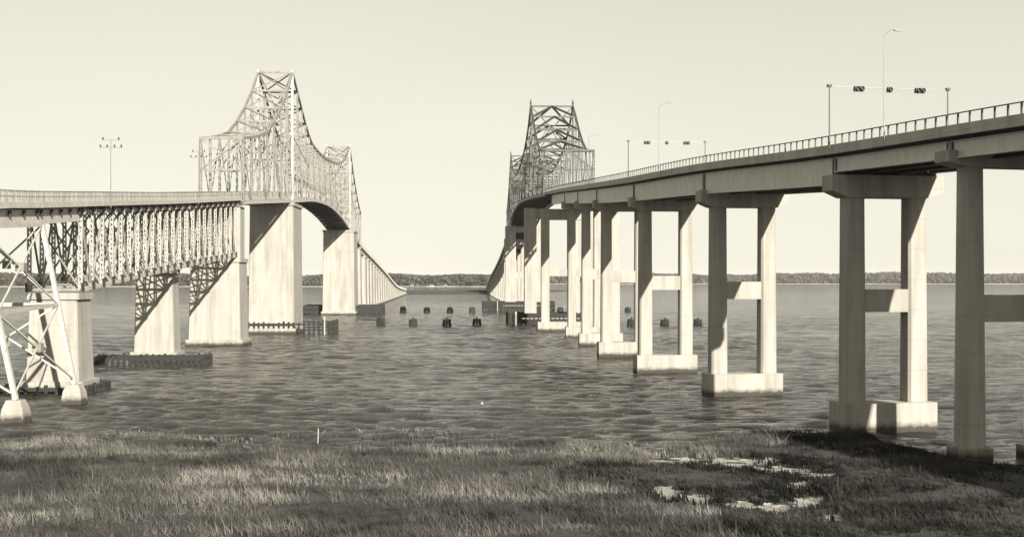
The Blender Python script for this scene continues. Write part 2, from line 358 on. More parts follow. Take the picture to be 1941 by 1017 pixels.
me.polygons.foreach_set('material_index', pale.astype(int)); me.polygons.foreach_set('use_smooth', [True] * len(me.polygons)); me.update()
mb_o = bpy.data.objects.new('mud_bank', me); link(mb_o, (0, 0, 0)); props(mb_o, kind='structure')
def pool(cx, cy, rx, ry, mat='pool'):
    m = MB(); vs = []
    for i in range(28):
        a = 2 * math.pi * i / 28; r = 1 + .12 * math.sin(3 * a + cx)
        u = cx + rx * r * math.cos(a); v = cy + ry * r * math.sin(a); Y = CAMZ * FPX / (v - 530); vs.append(((u - 970.5) * Y / FPX, Y, .10))
    m.add(vs, [tuple(range(28))[::-1]]); return m.obj('creek_pool', mat, kind='structure')
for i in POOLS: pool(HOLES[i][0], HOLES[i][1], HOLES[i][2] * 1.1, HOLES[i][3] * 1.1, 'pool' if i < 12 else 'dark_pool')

def blades(name, n, mat, label, cat, sel, hlo, hhi, wid, tuft=1, ylo=38, yhi=106):
    X = RNG.uniform(-58, 62, n); Y = ylo + (yhi - ylo) * RNG.random(n)
    S_, H_ = marsh_h(X, Y); keep = sel(X, Y, S_, H_)
    X, Y, S_ = X[keep], Y[keep], S_[keep]; n = len(X)
    if tuft > 1:
        X = np.repeat(X, tuft) + RNG.normal(0, .16, n * tuft); Y = np.repeat(Y, tuft) + RNG.normal(0, .16, n * tuft); S_ = np.repeat(S_, tuft); n *= tuft
    big = .5 + .5 * np.sin(X * .33 + 1.7 * np.sin(Y * .23)) * np.sin(Y * .41 + np.sin(X * .27 + 2))
    h = (hlo + (hhi - hlo) * (.35 * RNG.random(n) + .65 * big)) * np.where(RNG.random(n) < .06, 1.5, 1.) * np.clip(.45 + S_ * .5, .35, 1)
    th = RNG.uniform(0, 2 * math.pi, n); lean = RNG.normal(0, .22, (n, 2)) + np.array([[-.10, .05]]) * (1 + big[:, None])
    b0 = np.stack([X, Y, np.full(n, -.02)], 1); dx = np.stack([np.cos(th), np.sin(th), np.zeros(n)], 1) * (wid * RNG.uniform(.6, 1.3, n))[:, None]
    mid = b0 + np.stack([lean[:, 0] * h * .35, lean[:, 1] * h * .35, h * .6], 1); tip = b0 + np.stack([lean[:, 0] * h * 1.25, lean[:, 1] * h * 1.25, h * 1.0], 1)
    V = np.stack([b0 - dx, b0 + dx, mid + dx * .8, mid - dx * .8, tip], 1).reshape(-1, 3)
    k = (np.arange(n) * 5)[:, None]
    F = np.concatenate([k + np.array([[0, 1, 2]]), k + np.array([[0, 2, 3]]), k + np.array([[3, 2, 4]])], 0)
    me = bpy.data.meshes.new(name); me.vertices.add(len(V)); me.vertices.foreach_set('co', V.ravel())
    me.loops.add(F.size); me.loops.foreach_set('vertex_index', F.ravel()); me.polygons.add(len(F))
    me.polygons.foreach_set('loop_start', np.arange(len(F)) * 3); me.update(calc_edges=True); me.materials.append(M[mat])
    o = bpy.data.objects.new(name, me); link(o, (0, 0, 0)); return props(o, label, cat, kind='stuff')
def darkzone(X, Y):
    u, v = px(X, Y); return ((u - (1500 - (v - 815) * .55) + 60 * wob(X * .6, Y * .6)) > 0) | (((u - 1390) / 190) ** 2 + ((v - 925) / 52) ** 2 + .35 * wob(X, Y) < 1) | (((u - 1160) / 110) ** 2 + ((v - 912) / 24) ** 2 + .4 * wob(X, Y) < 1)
blades('marsh_grass', 42000, 'grass', 'tall pale marsh grass covering the near bank', 'marsh grass',
       lambda X, Y, s, h: (s > .05) & (h < -.02 + .12 * (RNG.random(len(X)) < .3) + .6 * (RNG.random(len(X)) < .07)) & ~darkzone(X, Y) & (wob(X * .8 + 3, Y * .8) + wob(X * 2.3, Y * 2.1) * .6 > -1.05), .3, 1.05, .022, 9)
blades('dark_growth', 60000, 'growth', 'low dark marsh scrub on the right bank below the concrete bridge', 'marsh scrub',
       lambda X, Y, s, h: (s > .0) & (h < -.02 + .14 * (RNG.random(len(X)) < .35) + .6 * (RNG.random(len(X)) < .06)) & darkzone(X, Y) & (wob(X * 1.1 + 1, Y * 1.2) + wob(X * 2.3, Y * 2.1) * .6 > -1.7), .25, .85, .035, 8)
blades('bank_edge_grass', 26000, 'grass', 'thin pale grass stems standing in the water along the marsh edge', 'marsh grass',
       lambda X, Y, s, h: (s > -2.4) & (s < .3) & (h < -.3) & (X < 13) & (RNG.random(len(X)) < np.clip(1 + s * .42, 0, 1) ** 2), .5, 1.2, .03, 4)

# ================================================================== RIGHT BRIDGE (concrete bents, plate girders, through truss)
rb = thing('girder_bridge', (RB.X(102.5), 102.5, 0), 'newer bridge on twin-column white concrete bents, running in from the right edge', 'bridge')
HW = 4.9
def bent(parent, L, y, zcap, zstrut, foot=True, cw=1.55, ct=1.75, sp=5.3, cap_h=1.75, over=2.1, mat='conc', cd=1.5):
    t, r = L.fr(y); up = Vector((0, 0, 1)); c = L.P(0, y, 0)
    b = node('bent', c, parent)
    for sg in (-1, 1):
        p = c + r * (sg * sp / 2); m = MB(); vs = []
        for z, w, d in ((-2, ct, cd * 1.15), (zcap, cw, cd)):
            ch = .12
            for a, e in ((-1, -1 + 2 * ch), (-1 + 2 * ch, -1), (1 - 2 * ch, -1), (1, -1 + 2 * ch), (1, 1 - 2 * ch), (1 - 2 * ch, 1), (-1 + 2 * ch, 1), (-1, 1 - 2 * ch)):
                vs.append(p + r * (a * w / 2) + t * (e * d / 2) + up * z)
        m.add(vs, [(i, (i + 1) % 8, 8 + (i + 1) % 8, 8 + i) for i in range(8)] + [tuple(range(8, 16))]); m.obj('column', mat, b)
    e = sp / 2 + over; m = MB(); hd = cd / 2 + .22                 # hammer-headed cap, soffit rising towards its ends
    prof = [(-e, cap_h), (-e, cap_h * .3), (-sp / 2 - cw / 2 - .1, 0), (sp / 2 + cw / 2 + .1, 0), (e, cap_h * .3), (e, cap_h)]
    vs = [c + r * a + t * (s_ * hd) + up * (zcap + h) for s_ in (-1, 1) for a, h in prof]; k = 6
    m.add(vs, [tuple(range(k)), tuple(range(k, 2 * k))[::-1]] + [(i, i + k, (i + 1) % k + k, (i + 1) % k) for i in range(k)]); m.obj('cap', mat, b)
    if zstrut:
        m = MB(); m.box(c + up * zstrut, (sp / 2 - cw / 2 + .02, cd * .42, .9), (r, t, up)); m.obj('strut', mat, b)
    if foot:
        m = MB(); m.box(c + up * .3, (sp / 2 + ct / 2 + .42, cd * .5 + .65, 2.0), (r, t, up)); m.obj('footing', mat, b)
    else:
        for sg in (-1, 1):
            m = MB(); m.box(c + r * (sg * sp / 2) - up * .2, (ct / 2 + .25, cd * .5 + .35, 1.1), (r, t, up)); m.obj('pile_cap', 'conc_old', b)
    return b
BY = [45, 68, 86, 102.5, 134, 167, 201.5, 234, 266]
for i, y in enumerate(BY):
    thin_ = y < 100
    capb = {45: 17.0, 68: 18.4, 86: 19.45, 102.5: 18.5, 134: 19.5, 167: 20.9, 201.5: 22.7, 234: 24.5, 266: 26.3}[y]
    zs = {45: 9.8, 68: 9.9, 86: 10.1, 102.5: 10.35, 134: 10.9, 167: 11.6, 201.5: 12.5, 234: 13, 266: 13.5}[y]
    bent(rb, RB, y, capb, zs, foot=y > 100, cap_h=1.05 if thin_ else 1.75, cd=1.25 if thin_ else 1.5, cw=1.35 if thin_ else 1.55)
# wide bent and tower piers that carry the truss
def tower_pier(parent, L, y, ztop, half, sw, sd, zb=2.4, zstrut=None, mat='conc', wall=False):
    t, r = L.fr(y); up = Vector((0, 0, 1)); c = L.P(0, y, 0); b = node('pier', c, parent)
    ax = (r, t, up)
    for sg in (-1, 1):
        m = MB(); m.beam(c + r * (sg * half), c + r * (sg * half) + up * ztop, sd, sw, r); m.obj('shaft', mat, b)
    m = MB(); m.box(c + up * (ztop - 1.4), (half - sw / 2 + .02, sd * .4, 1.2), ax); m.obj('cap', mat, b)
    if zstrut: m = MB(); m.box(c + up * zstrut, (half - sw / 2 + .02, sd * .35, 1.0), ax); m.obj('strut', mat, b)
    m = MB(); m.box(c + up * (zb / 2 - .8), (half + sw / 2 + .9, sd / 2 + .9, zb / 2 + .8), ax); m.obj('footing', mat, b)
tower_pier(rb, RB, 301, 28.6, 5.6, 1.9, 2.4, 2.2)
tower_pier(rb, RB, 350, 31.4, 5.9, 3.2, 4.0, 2.4, 14)
tower_pier(rb, RB, 514, 33.4, 5.9, 4.2, 4.6, 2.6, 14)
tower_pier(rb, RB, 572, 30.2, 5.6, 2.8, 3.0, 2.4)
y = 606
while y < 1200:
    bent(rb, RB, y, RB.Z(y) - 4.2, RB.Z(y) * .42 if RB.Z(y) > 12 else None, True, 1.9, 2.2, 6.0); y += 36
# girders, one span at a time
ends = [26] + BY + [301]
far_ends = [572] + [606 + 36 * i for i in range(17)] + [1225]
def girder_spans(parent, L, ends, deep_from, mat_out, lats=(-4.0, -1.35, 1.35, 4.0), deep=2.15, shallow=1.15, top=-.85, fine=True):
    for a, b_ in zip(ends[:-1], ends[1:]):
        d = deep if a >= deep_from else shallow
        sp = node('girder_span', L.P(0, (a + b_) / 2, L.Z((a + b_) / 2) - 1.5), parent)
        for k, lat in enumerate(lats):
            w = .16; fl = .24
            m = L.sweep([(lat - fl, top - d), (lat - fl, top - d + .07), (lat - w / 2, top - d + .07), (lat - w / 2, top - .05), (lat - fl, top - .05), (lat - fl, top), (lat + fl, top), (lat + fl, top - .05), (lat + w / 2, top - .05), (lat + w / 2, top - d + .07), (lat + fl, top - d + .07), (lat + fl, top - d)], a + .12, b_ - .12, 8)
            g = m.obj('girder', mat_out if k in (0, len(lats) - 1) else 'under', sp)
            if fine and k in (0, len(lats) - 1):
                n = 1
                for i in range(n + 1):
                    mm = MB(); yy = a + .3 + (b_ - a - .6) * i / n; t, r = L.fr(yy); big = i in (0, n)
                    mm.box(L.P(lat + (-.12 if k == 0 else .12), yy, None, top - d / 2), (.05, .035, d / 2 - .08), (r, t, Vector((0, 0, 1))))
                    mm.obj('joint_line', 'under', g)  # dark bar standing in for the gap between girder spans
        n = max(2, int((b_ - a) / 7)); mm = MB()
        for i in range(n + 1):
            yy = a + .5 + (b_ - a - 1) * i / n
            for l0, l1 in zip(lats[:-1], lats[1:]):
                mm.beam(L.P(l0, yy, None, top - .35), L.P(l1, yy, None, top - .35), .18, .3)
                if d > 1.5:
                    mm.beam(L.P(l0, yy, None, top - .4), L.P((l0 + l1) / 2, yy, None, top - d + .25), .1, .1); mm.beam(L.P(l1, yy, None, top - .4), L.P((l0 + l1) / 2, yy, None, top - d + .25), .1, .1)
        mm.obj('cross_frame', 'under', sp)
        mm = MB()                                            # bearings on the caps
        for lat in lats:
            for yy in (a + .45, b_ - .45):
                t, r = L.fr(yy); mm.box(L.P(lat, yy, None, top - d - .14), (.28, .22, .14), (r, t, Vector((0, 0, 1))))
        mm.obj('bearing', 'under', sp)
girder_spans(rb, RB, ends, 100, 'girder')
girder_spans(rb, RB, far_ends, 0, 'girder', (-3.6, 0, 3.6), 1.8, 1.8, -.9, False)
def deck(parent, L, y0, y1, hw, segs, mat='deck', fascia=.95, postn=1.2, near_limit=320, rail_h=.85, post_w=.085, rail_mat='pole'):
    edges = [y0] + segs + [y1]
    for a, b_ in zip(edges[:-1], edges[1:]):
        L.sweep([(-hw + .28, -.62), (-hw + .28, 0), (hw - .28, 0), (hw - .28, -.62)], a + .02, b_ - .02, 8).obj('deck_slab', 'slab', parent)
        for sg in (-1, 1):
            s = [(sg * hw, -.62), (sg * hw, .10), (sg * (hw - .28), .10), (sg * (hw - .28), -.62)]
            if sg < 0: s = s[::-1]
            L.sweep([(q_[0], q_[1] - (.0)) for q_ in s], a + .02, b_ - .02, 8).obj('kerb_beam', mat, parent)
    for sg in (-1, 1):
        rl = L.sweep(rect(sg * (hw - .12) - .05, sg * (hw - .12) + .05, rail_h - .07, rail_h), y0, y1, 8).obj('railing', rail_mat, parent)
        yy = y0 + .6; cnt = 0; stuff = MB()
        while yy < y1:
            p = L.P(sg * (hw - .12), yy)
            if yy < near_limit and cnt < 145:
                mm = MB(); mm.beam(p + Vector((0, 0, .08)), p + Vector((0, 0, rail_h - .02)), post_w, .14, L.fr(yy)[0]); mm.obj('rail_post', rail_mat, rl); cnt += 1
            else: stuff.beam(p + Vector((0, 0, .08)), p + Vector((0, 0, rail_h - .02)), .16, .16)
            yy += postn if yy < near_limit else postn * 2
        if stuff.v: stuff.obj('rail_posts', rail_mat, rl, kind='stuff')
M['railmat'] = painted('dark_rail', .09, .6)
deck(rb, RB, 26, 1240, HW, [y for y in BY if y > 30] + [301, 350, 432, 514, 572, 700, 850, 1000, 1120], rail_mat='railmat')

# through truss
def through_truss(parent, L, y0, y1, y2, y3, half, prof, n_anchor, n_main, sec, mat, knee, tower_w, label, chevron=True, mat_tower=None, mat_bot=None):
    T = node('through_truss', L.P(0, (y0 + y3) / 2), parent, label)
    ys = list(np.linspace(y0, y1, n_anchor + 1)) + list(np.linspace(y1, y2, n_main + 1))[1:] + list(np.linspace(y2, y3, n_anchor + 1))[1:]
    pa = np.array(prof); top = lambda y: float(np.interp(y, pa[:, 0], pa[:, 1]))
    n = len(ys) - 1; up = Vector((0, 0, 1)); w, d = sec
    bot = lambda lat, y: L.P(lat, y, None, -.75)
    tp = lambda lat, y: L.P(lat, y, top(y))
    tw = (n_anchor, n_anchor + n_main)
    for sg in (-1, 1):
        la = sg * half
        for i in range(n):
            a, b_ = ys[i], ys[i + 1]; r = L.fr(a)[1]
            beam_obj('bottom_chord', bot(la, a), bot(la, b_), w, d * 1.5, mat_bot or mat, T)
            beam_obj('top_chord', tp(la, a), tp(la, b_), w, d * 1.15, mat, T)
            if (i % 2 == 0): p, q_ = tp(la, a), bot(la, b_)
            else: p, q_ = bot(la, a), tp(la, b_)
            m = MB(); m.beam(p, q_, d * .4, w * .4, r); m.obj('diagonal', mat, T)
            hh = top(a) - L.Z(a)
            if hh > 17 and not chevron:      # sub-tie halfway up the tall panels
                mdp = (p + q_) / 2; zt = L.Z(b_) + (top(b_) - L.Z(b_)) * .5
                beam_obj('sub_strut', L.P(la, a, L.Z(a) + hh * .5), L.P(la, b_, zt), w * .35, d * .35, mat, T)
        for i in range(n + 1):
            a = ys[i]; t, r = L.fr(a)
            if i in tw:
                m = MB(); m.beam(bot(la, a), tp(la, a) + up * .5, tower_w, w * 1.1, r); m.obj('tower_post', mat_tower or mat, T)
                
                if chevron: m = MB(); q0 = tp(la, a) + up * .5; m.cyl(q0, q0 + up * 1.5, .35, .06, 6); m.obj('finial', mat, T)
            elif i in (0, n):
                m = MB(); m.laced(bot(la, a), tp(la, a), w * 1.3, d * 1.3, t, .14); m.obj('end_post', mat, T)
            else:
                m = MB(); m.laced(bot(la, a), tp(la, a), w, d * .8, t, .1) if a < 420 else m.beam(bot(la, a), tp(la, a), w * .5, d * .5); m.obj('post', mat, T)
    for i in range(n + 1):
        a = ys[i]; hh = top(a) - L.Z(a)
        beam_obj('top_strut', tp(-half, a), tp(half, a), .35, .45, mat, T)
        beam_obj('floor_beam', bot(-half, a) - up * .2, bot(half, a) - up * .2, .3, .7, 'under', T)
        m = MB(); zk = L.Z(a) + max(5.2, hh * knee)
        zk = min(zk, top(a) - 1.5)
        A0, A1 = L.P(-half, a, zk), L.P(half, a, zk)
        if not chevron or i in (0, n) or i > n_anchor: m.beam(A0, A1, .25, .3)
        elif i < n_anchor: continue
        if i in tw or (i in (0, n) and not chevron):
            B0, B1 = tp(-half, a), tp(half, a); m.beam(A0, B1, .3, .3); m.beam(A1, B0, .3, .3)
            if i in tw:
                zm = (zk + top(a)) / 2; m.beam(L.P(-half, a, zm), L.P(half, a, zm), .25, .3); z2 = L.Z(a) + 6
                m.beam(L.P(-half, a, z2), A1, .25, .25); m.beam(L.P(half, a, z2), A0, .25, .25)
        elif i in (0, n):
            B = tp(0, a); m.beam(A0, B, .35, .4); m.beam(A1, B, .35, .4)
            for k_ in (-.5, .5): m.beam(L.P(half * k_, a, zk), L.P(half * k_, a, (zk + top(a)) / 2), .2, .2)
        elif not chevron or i > n_anchor:
            B = tp(0, a); m.beam(A0, B, .18, .2); m.beam(A1, B, .18, .2)
        m.obj('sway_frame', mat, T)
    for i in range(n):
        a, b_ = ys[i], ys[i + 1]; m = MB()
        rising = top(b_) >= top(a)
        if chevron:
            c = tp(0, b_) if rising else tp(0, a)
            for sg in (-1, 1): m.beam(tp(sg * half, a if rising else b_), c, .3, .5)
        else:
            m.beam(tp(-half, a), tp(half, b_), .2, .25); m.beam(tp(half, a), tp(-half, b_), .2, .25)
        m.obj('top_lateral', mat, T)
        m = MB(); z_ = Vector((0, 0, -.35)); m.beam(bot(-half, a) + z_, bot(half, b_) + z_, .2, .2); m.beam(bot(half, a) + z_, bot(-half, b_) + z_, .2, .2)
        for lt in (-.5, 0, .5): m.beam(L.P(half * lt, a, None, -.8), L.P(half * lt, b_, None, -.8), .2, .35)
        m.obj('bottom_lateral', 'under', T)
    return T
through_truss(rb, RB, 301, 350, 514, 572, 5.75,
    [(301, 42.3), (315, 43.4), (326, 47.2), (336, 52), (343, 56), (350, 59.2), (362, 54.5), (377, 51), (400, 49), (432, 48.3), (464, 50), (485, 53), (500, 57), (514, 61.5), (530, 54), (545, 49), (560, 44.5), (572, 42.5)],
    6, 16, (.42, .42), 'steel2', .5, .8, 'grey through truss with two peaked towers', True)

# ================================================================== LEFT BRIDGE (narrow steel cantilever)
lb = thing('steel_truss_bridge', (LB.X(139), 139, 0), 'older narrow steel truss bridge on wide solid concrete piers, entering from the left edge', 'bridge')
lb_deck_hw = 3.4
def fdeck(L, y0, y1, hw, segs):
    edges = [y0] + segs + [y1]
    for a, b_ in zip(edges[:-1], edges[1:]):
        L.sweep(rect(-hw, hw, -.32, 0), a + .02, b_ - .02, 8).obj('deck_slab', 'deck', lb)
        for sg in (-1, 1): L.sweep(rect(sg * (hw + .12) - .11, sg * (hw + .12) + .11, -.36, .16), a + .02, b_ - .02, 8).obj('kerb_beam', 'steel_light', lb)
    for sg in (-1, 1):
        la = sg * (hw + .05); near = y0
        rl = L.sweep(rect(la - .04, la + .04, 1.2, 1.28), y0, y1, 8).obj('railing', 'steel', lb)
        L.sweep(rect(la - .03, la + .03, .7, .75), y0, y1, 8).obj('lower_rail', 'steel', rl)
        yy = y0 + .5; c = 0; st = MB(); pk = MB()
        while yy < y1:
            p = L.P(la, yy)
            if yy < 300 and c < 140: mm = MB(); mm.beam(p + Vector((0, 0, .2)), p + Vector((0, 0, 1.27)), .12, .12); mm.obj('rail_post', 'steel', rl); c += 1
            else: st.beam(p + Vector((0, 0, .2)), p + Vector((0, 0, 1.1)), .14, .14)
            if yy < 300:
                for k in range(1, 7):
                    p2 = L.P(la, yy + k * .29); pk.beam(p2 + Vector((0, 0, .16)), p2 + Vector((0, 0, 1.2)), .035, .035)
            yy += 2.0 if yy < 300 else 4
        if st.v: st.obj('rail_posts', 'steel_light', rl, kind='stuff')
        pk.obj('pickets', 'steel', rl, kind='stuff')
fdeck(LB, 60, 1085, lb_deck_hw, [80, 108, 124, 139, 195, 234, 290, 368, 446, 502, 600, 700, 800, 900, 1000])
# near steel trestle towers and the girder span that reaches the first pier
def trestle(y0, y1):
    T = node('trestle_tower', LB.P(0, (y0 + y1) / 2, 0), lb)
    up = Vector((0, 0, 1)); zt = lambda y: LB.Z(y) - 2.0
    def pt(sg, y, f):        # f = 0 foot, 1 top
        z = 1.9 + (zt(y) - 1.9) * f; return LB.P(sg * (6.5 - 3.1 * f), y, z)
    for y in (y0, y1):
        for sg in (-1, 1):
            m = MB(); m.laced(pt(sg, y, 0), pt(sg, y, 1), .4, .4, Vector((0, 1, 0)), .11); m.laced(pt(sg, y, 0), pt(sg, y, 1), .37, .37, Vector((1, 0, 0)), .1); m.obj('leg', 'steel_light', T)
            p = pt(sg, y, 0); m = MB(); vs = []
            for z, h in ((-1.5, 1.25), (1.2, .85), (1.9, .6)):
                vs += [(p.x - h, p.y - h, z), (p.x + h, p.y - h, z), (p.x + h, p.y + h, z), (p.x - h, p.y + h, z)]
            m.add(vs, [(0, 1, 5, 4), (1, 2, 6, 5), (2, 3, 7, 6), (3, 0, 4, 7), (4, 5, 9, 8), (5, 6, 10, 9), (6, 7, 11, 10), (7, 4, 8, 11), (8, 9, 10, 11)]); m.obj('pedestal', 'conc', T)
    lv = [0.03, .5, 1.0]
    for (fa, fb) in ((.03, .5), (.5, 1.0)):
        for s0, ya, s1, yb in ((1, y0, 1, y1), (-1, y0, -1, y1), (-1, y0, 1, y0), (-1, y1, 1, y1)):
            A, B = pt(s0, ya, fa), pt(s1, yb, fb); Cc, Dd = pt(s1, yb, fa), pt(s0, ya, fb)
            beam_obj('diagonal', A, B, .13, .16, 'steel_light', T); beam_obj('diagonal', Cc, Dd, .13, .16, 'steel_light', T)
            mid = (A + B + Cc + Dd) / 4; m = MB(); m.box(mid, (.4, .4, .4) if s0 == s1 else (.4, .05, .4)); m.obj('gusset', 'steel', T)
        for s0, ya, s1, yb in ((1, y0, 1, y1), (-1, y0, -1, y1), (-1, y0, 1, y0), (-1, y1, 1, y1)):
            beam_obj('strut', pt(s0, ya, fb), pt(s1, yb, fb), .25, .35, 'steel_light', T)
trestle(108, 124.5); trestle(70, 84)
g = node('girder_span', LB.P(0, 100, 18), lb)
for a, b_ in ((60, 84), (84, 108), (108, 124.5), (124.5, 138.2)):
    for la in (-2.9, 2.9): LB.sweep(rect(la - .12, la + .12, -1.95, -.5), a + .05, b_ - .05, 6).obj('girder', 'steel_light', g)
    for k in range(5): yy = a + .6 + (b_ - a - 1.2) * k / 4; beam_obj('floor_beam', LB.P(-3.3, yy, None, -.85), LB.P(3.3, yy, None, -.85), .3, .6, 'under', g)
# deck trusses under the road
def deck_truss(y0, y1, n, h):
    half = 2.75; T = node('deck_truss', LB.P(0, (y0 + y1) / 2, 18), lb); up = Vector((0, 0, 1))
    ys = np.linspace(y0, y1, n + 1); zt = -.95
    zb = lambda y: h(y) - LB.Z(y)
    for sg in (-1, 1):
        la = sg * half
        for i in range(n):
            a, b_ = ys[i], ys[i + 1]; r = LB.fr(a)[1]
            beam_obj('top_chord', LB.P(la, a, None, zt), LB.P(la, b_, None, zt), .4, .45, 'steel', T)
            beam_obj('bottom_chord', LB.P(la, a, h(a)), LB.P(la, b_, h(b_)), .42, .42, 'steel_light', T)
            p, q_ = (LB.P(la, a, None, zt), LB.P(la, b_, h(b_))) if i % 2 == 0 else (LB.P(la, a, h(a)), LB.P(la, b_, None, zt))
            m = MB(); m.beam(p, q_, .16, .2, r); m.obj('diagonal', 'steel', T)
        for i in range(n + 1):
            a = ys[i]; t, r = LB.fr(a); m = MB(); m.laced(LB.P(la, a, h(a)), LB.P(la, a, None, zt), .42, .34, t, .09); m.obj('post', 'steel_light', T)
            m = MB(); m.box(LB.P(la + sg * .24, a, h(a) + .25), (.03, .55, .5), (r, t, up)); m.obj('gusset', 'steel2', T)  # shadow at the truss nodes put into these dark plates
            m = MB(); m.box(LB.P(la + sg * .24, a, None, zt), (.03, .5, .4), (r, t, up)); m.obj('gusset', 'steel2', T)
    for i in range(n + 1):
        a = ys[i]; m = MB(); z0 = h(a); B = [LB.P(-half, a, z0), LB.P(half, a, z0), LB.P(-half, a, None, zt), LB.P(half, a, None, zt)]
        m.beam(B[0], B[1], .25, .3); m.beam(B[0], B[3], .16, .16); m.beam(B[1], B[2], .16, .16); m.beam(LB.P(-3.3, a, None, -.85), LB.P(3.3, a, None, -.85), .3, .7); m.obj('sway_frame', 'steel', T)
    for i in range(n):
        a, b_ = ys[i], ys[i + 1]; m = MB(); m.beam(LB.P(-half, a, h(a)), LB.P(half, b_, h(b_)), .15, .15); m.beam(LB.P(half, a, h(a)), LB.P(-half, b_, h(b_)), .15, .15)
        for lt in (-1.4, 0, 1.4): m.beam(LB.P(lt, a, None, -.8), LB.P(lt, b_, None, -.8), .2, .4)
        m.obj('bottom_lateral', 'steel', T)
hb = lambda y: 10.9 + (16.3 - 10.9) * (y - 139) / (233 - 139)
deck_truss(139.5, 194.6, 13, hb); deck_truss(195.4, 232.6, 9, hb)
# solid piers
def wall_pier(y, half, dep, ztop, lat=0, ledge=None, upper_half=None, zb=-2.5, mat='conc', batter=.3):
    t, r = LB.fr(y); up = Vector((0, 0, 1)); c = LB.P(lat, y, 0); b = node('pier', c, lb); dep /= 2
    def prism(z0, z1, h0, h1, d0, d1, name, ch=.9):
        m = MB(); vs = []
        for z, h, d in ((z0, h0, d0), (z1, h1, d1)):
            for a, e in ((-h, -d + ch), (-h + ch * .5, -d), (h - ch * .5, -d), (h, -d + ch), (h, d - ch), (h - ch * .5, d), (-h + ch * .5, d), (-h, d - ch)): vs.append(c + r * a + t * e + up * z)
        m.add(vs, [(i, (i + 1) % 8, 8 + (i + 1) % 8, 8 + i) for i in range(8)] + [tuple(range(8, 16))]); m.obj(name, mat, b)
    zl = ledge or ztop
    prism(1.2, zl - .7, half + batter, half, dep + batter, dep, 'pier_wall', .25)
    prism(zl - .7, zl, half + .25, half + .25, dep + .25, dep + .25, 'coping', .25)
    prism(zb, 1.2, half + batter + .5, half + batter + .5, dep + batter + .5, dep + batter + .5, 'footing', .3)
    if ledge: prism(zl, ztop, upper_half, upper_half, dep * .55, dep * .55, 'upper_wall', .15)
    return b
wall_pier(139.5, 2.5, 5.5, 10.6, .6)
wall_pier(195, 2.7, 4.2, 13.6, -1.6)
wall_pier(236.5, 4.4, 7.5, 25.4, -1.0, 15.9, 4.3)
wall_pier(293, 4.8, 14, 29.2, -.3)
wall_pier(447, 5.2, 16, 29.0, .6)
wall_pier(502, 3.9, 7, 24.8)
y = 536
while y < 1075:
    wall_pier(y, 3.7, 9, LB.Z(y) - 2.2); y += 21
g = node('girder_span', LB.P(0, 800, 12), lb, 'low girder approach spans running down to the far bank')
a = 502.
while a < 1060:
    b_ = a + 34
    for la in (-2.8, 2.8): LB.sweep(rect(la - .15, la + .15, -2.1, -.5), a + .1, b_ - .1, 12).obj('girder', 'steel_light', g)
    a = b_
through_truss(lb, LB, 234, 290, 446, 502, 3.85,
    [(234, 37.8), (247, 39.4), (258, 41.6), (268, 45.6), (278, 50.8), (290, 58.8), (300, 54.5), (311, 50.6), (320, 48.1), (330, 46.6), (350, 46.3), (368, 46.6), (390, 47.6), (410, 49.2), (425, 51.5), (436, 54.4), (446, 58.2), (460, 51), (475, 45), (490, 40.5), (502, 37.8)],
    7, 20, (.42, .42), 'steel', .42, .9, 'light painted cantilever truss with two tall peaks', False, 'steel_light', 'steel_light')

# ================================================================== FENDERS, DOLPHINS AND SMALL THINGS IN THE WATER
def fender(L, y, hx, hy, ztop, step, label, mat='timber', wales=2, post=None, lat=0, solid=False):
    c = L.P(lat, y, 0); T = thing('timber_fender', c, label, 'fender', 'timber fenders round the bridge piers')
    t, r = L.fr(y); up = Vector((0, 0, 1)); pts = []
    def side(A, B):
        n = max(1, int((B - A).length / step)); 
        for i in range(n): pts.append(A + (B - A) * (i / n))
    cs = [c + r * (sx * hx) + t * (sy * hy) for sx, sy in ((-1, -1), (1, -1), (1, 1), (-1, 1))]
    for i in range(4): side(cs[i], cs[(i + 1) % 4])
    for p in pts:
        h = ztop + random.uniform(-.15, .45); m = MB(); m.cyl(p - up * 2, p + up * h + r * random.uniform(-.08, .08), .24, .2, 6); m.obj('pile', mat, T)
    for k in range(wales):
        zz = ztop * (.35 + .5 * k / max(1, wales - 1)) if wales > 1 else ztop * .8
        for i in range(4): m = MB(); m.beam(cs[i] + up * zz, cs[(i + 1) % 4] + up * zz, .35, .38 if not solid else ztop * .42); m.obj('wale', mat, T)
    return T
fender(LB, 186, 7.6, 3.2, .95, .8, 'low dark timber fender round the slim second pier of the steel bridge', wales=1, solid=True)
fender(LB, 139.5, 4.6, 4.6, .6, 1.0, 'low timber fender round the nearest pier of the steel bridge, behind the trestle', wales=1)
fender(LB, 294, 10.0, 8.6, 2.5, 1.1, 'open timber fender with gaps between piles, below the near tower of the steel bridge', 'timber', lat=2.6)
fender(LB, 455, 13.4, 11, 2.9, 1.1, 'long dark closed fender below the far tower of the steel bridge', lat=1.5, solid=True)
fender(RB, 347, 11.2, 7, 3.0, 1.1, 'dark closed fender below the near tower of the concrete bridge', lat=-1, solid=True)
fender(RB, 512, 14, 9.5, 3.2, 1.2, 'dark closed fender below the far tower of the concrete bridge', lat=-3, solid=True)
def marker(x, y, z, label):
    t = thing('white_marker_post', (x, y, 0), label, 'marker post'); m = MB(); m.cyl((x, y, -2), (x, y, z), .16, .14, 7); m.obj('post', 'white', t)
    m = MB(); m.box((x, y - .05, z), (.2, .06, .2)); m.obj('board', 'white', t)
marker((615 - 970.5) * 283 / FPX, 283, 3.6, 'white marker post at the right end of the open timber fender')
marker((978 - 970.5) * 337.5 / FPX, 337.5, 3.4, 'white marker post on the dark fender of the near concrete bridge tower')
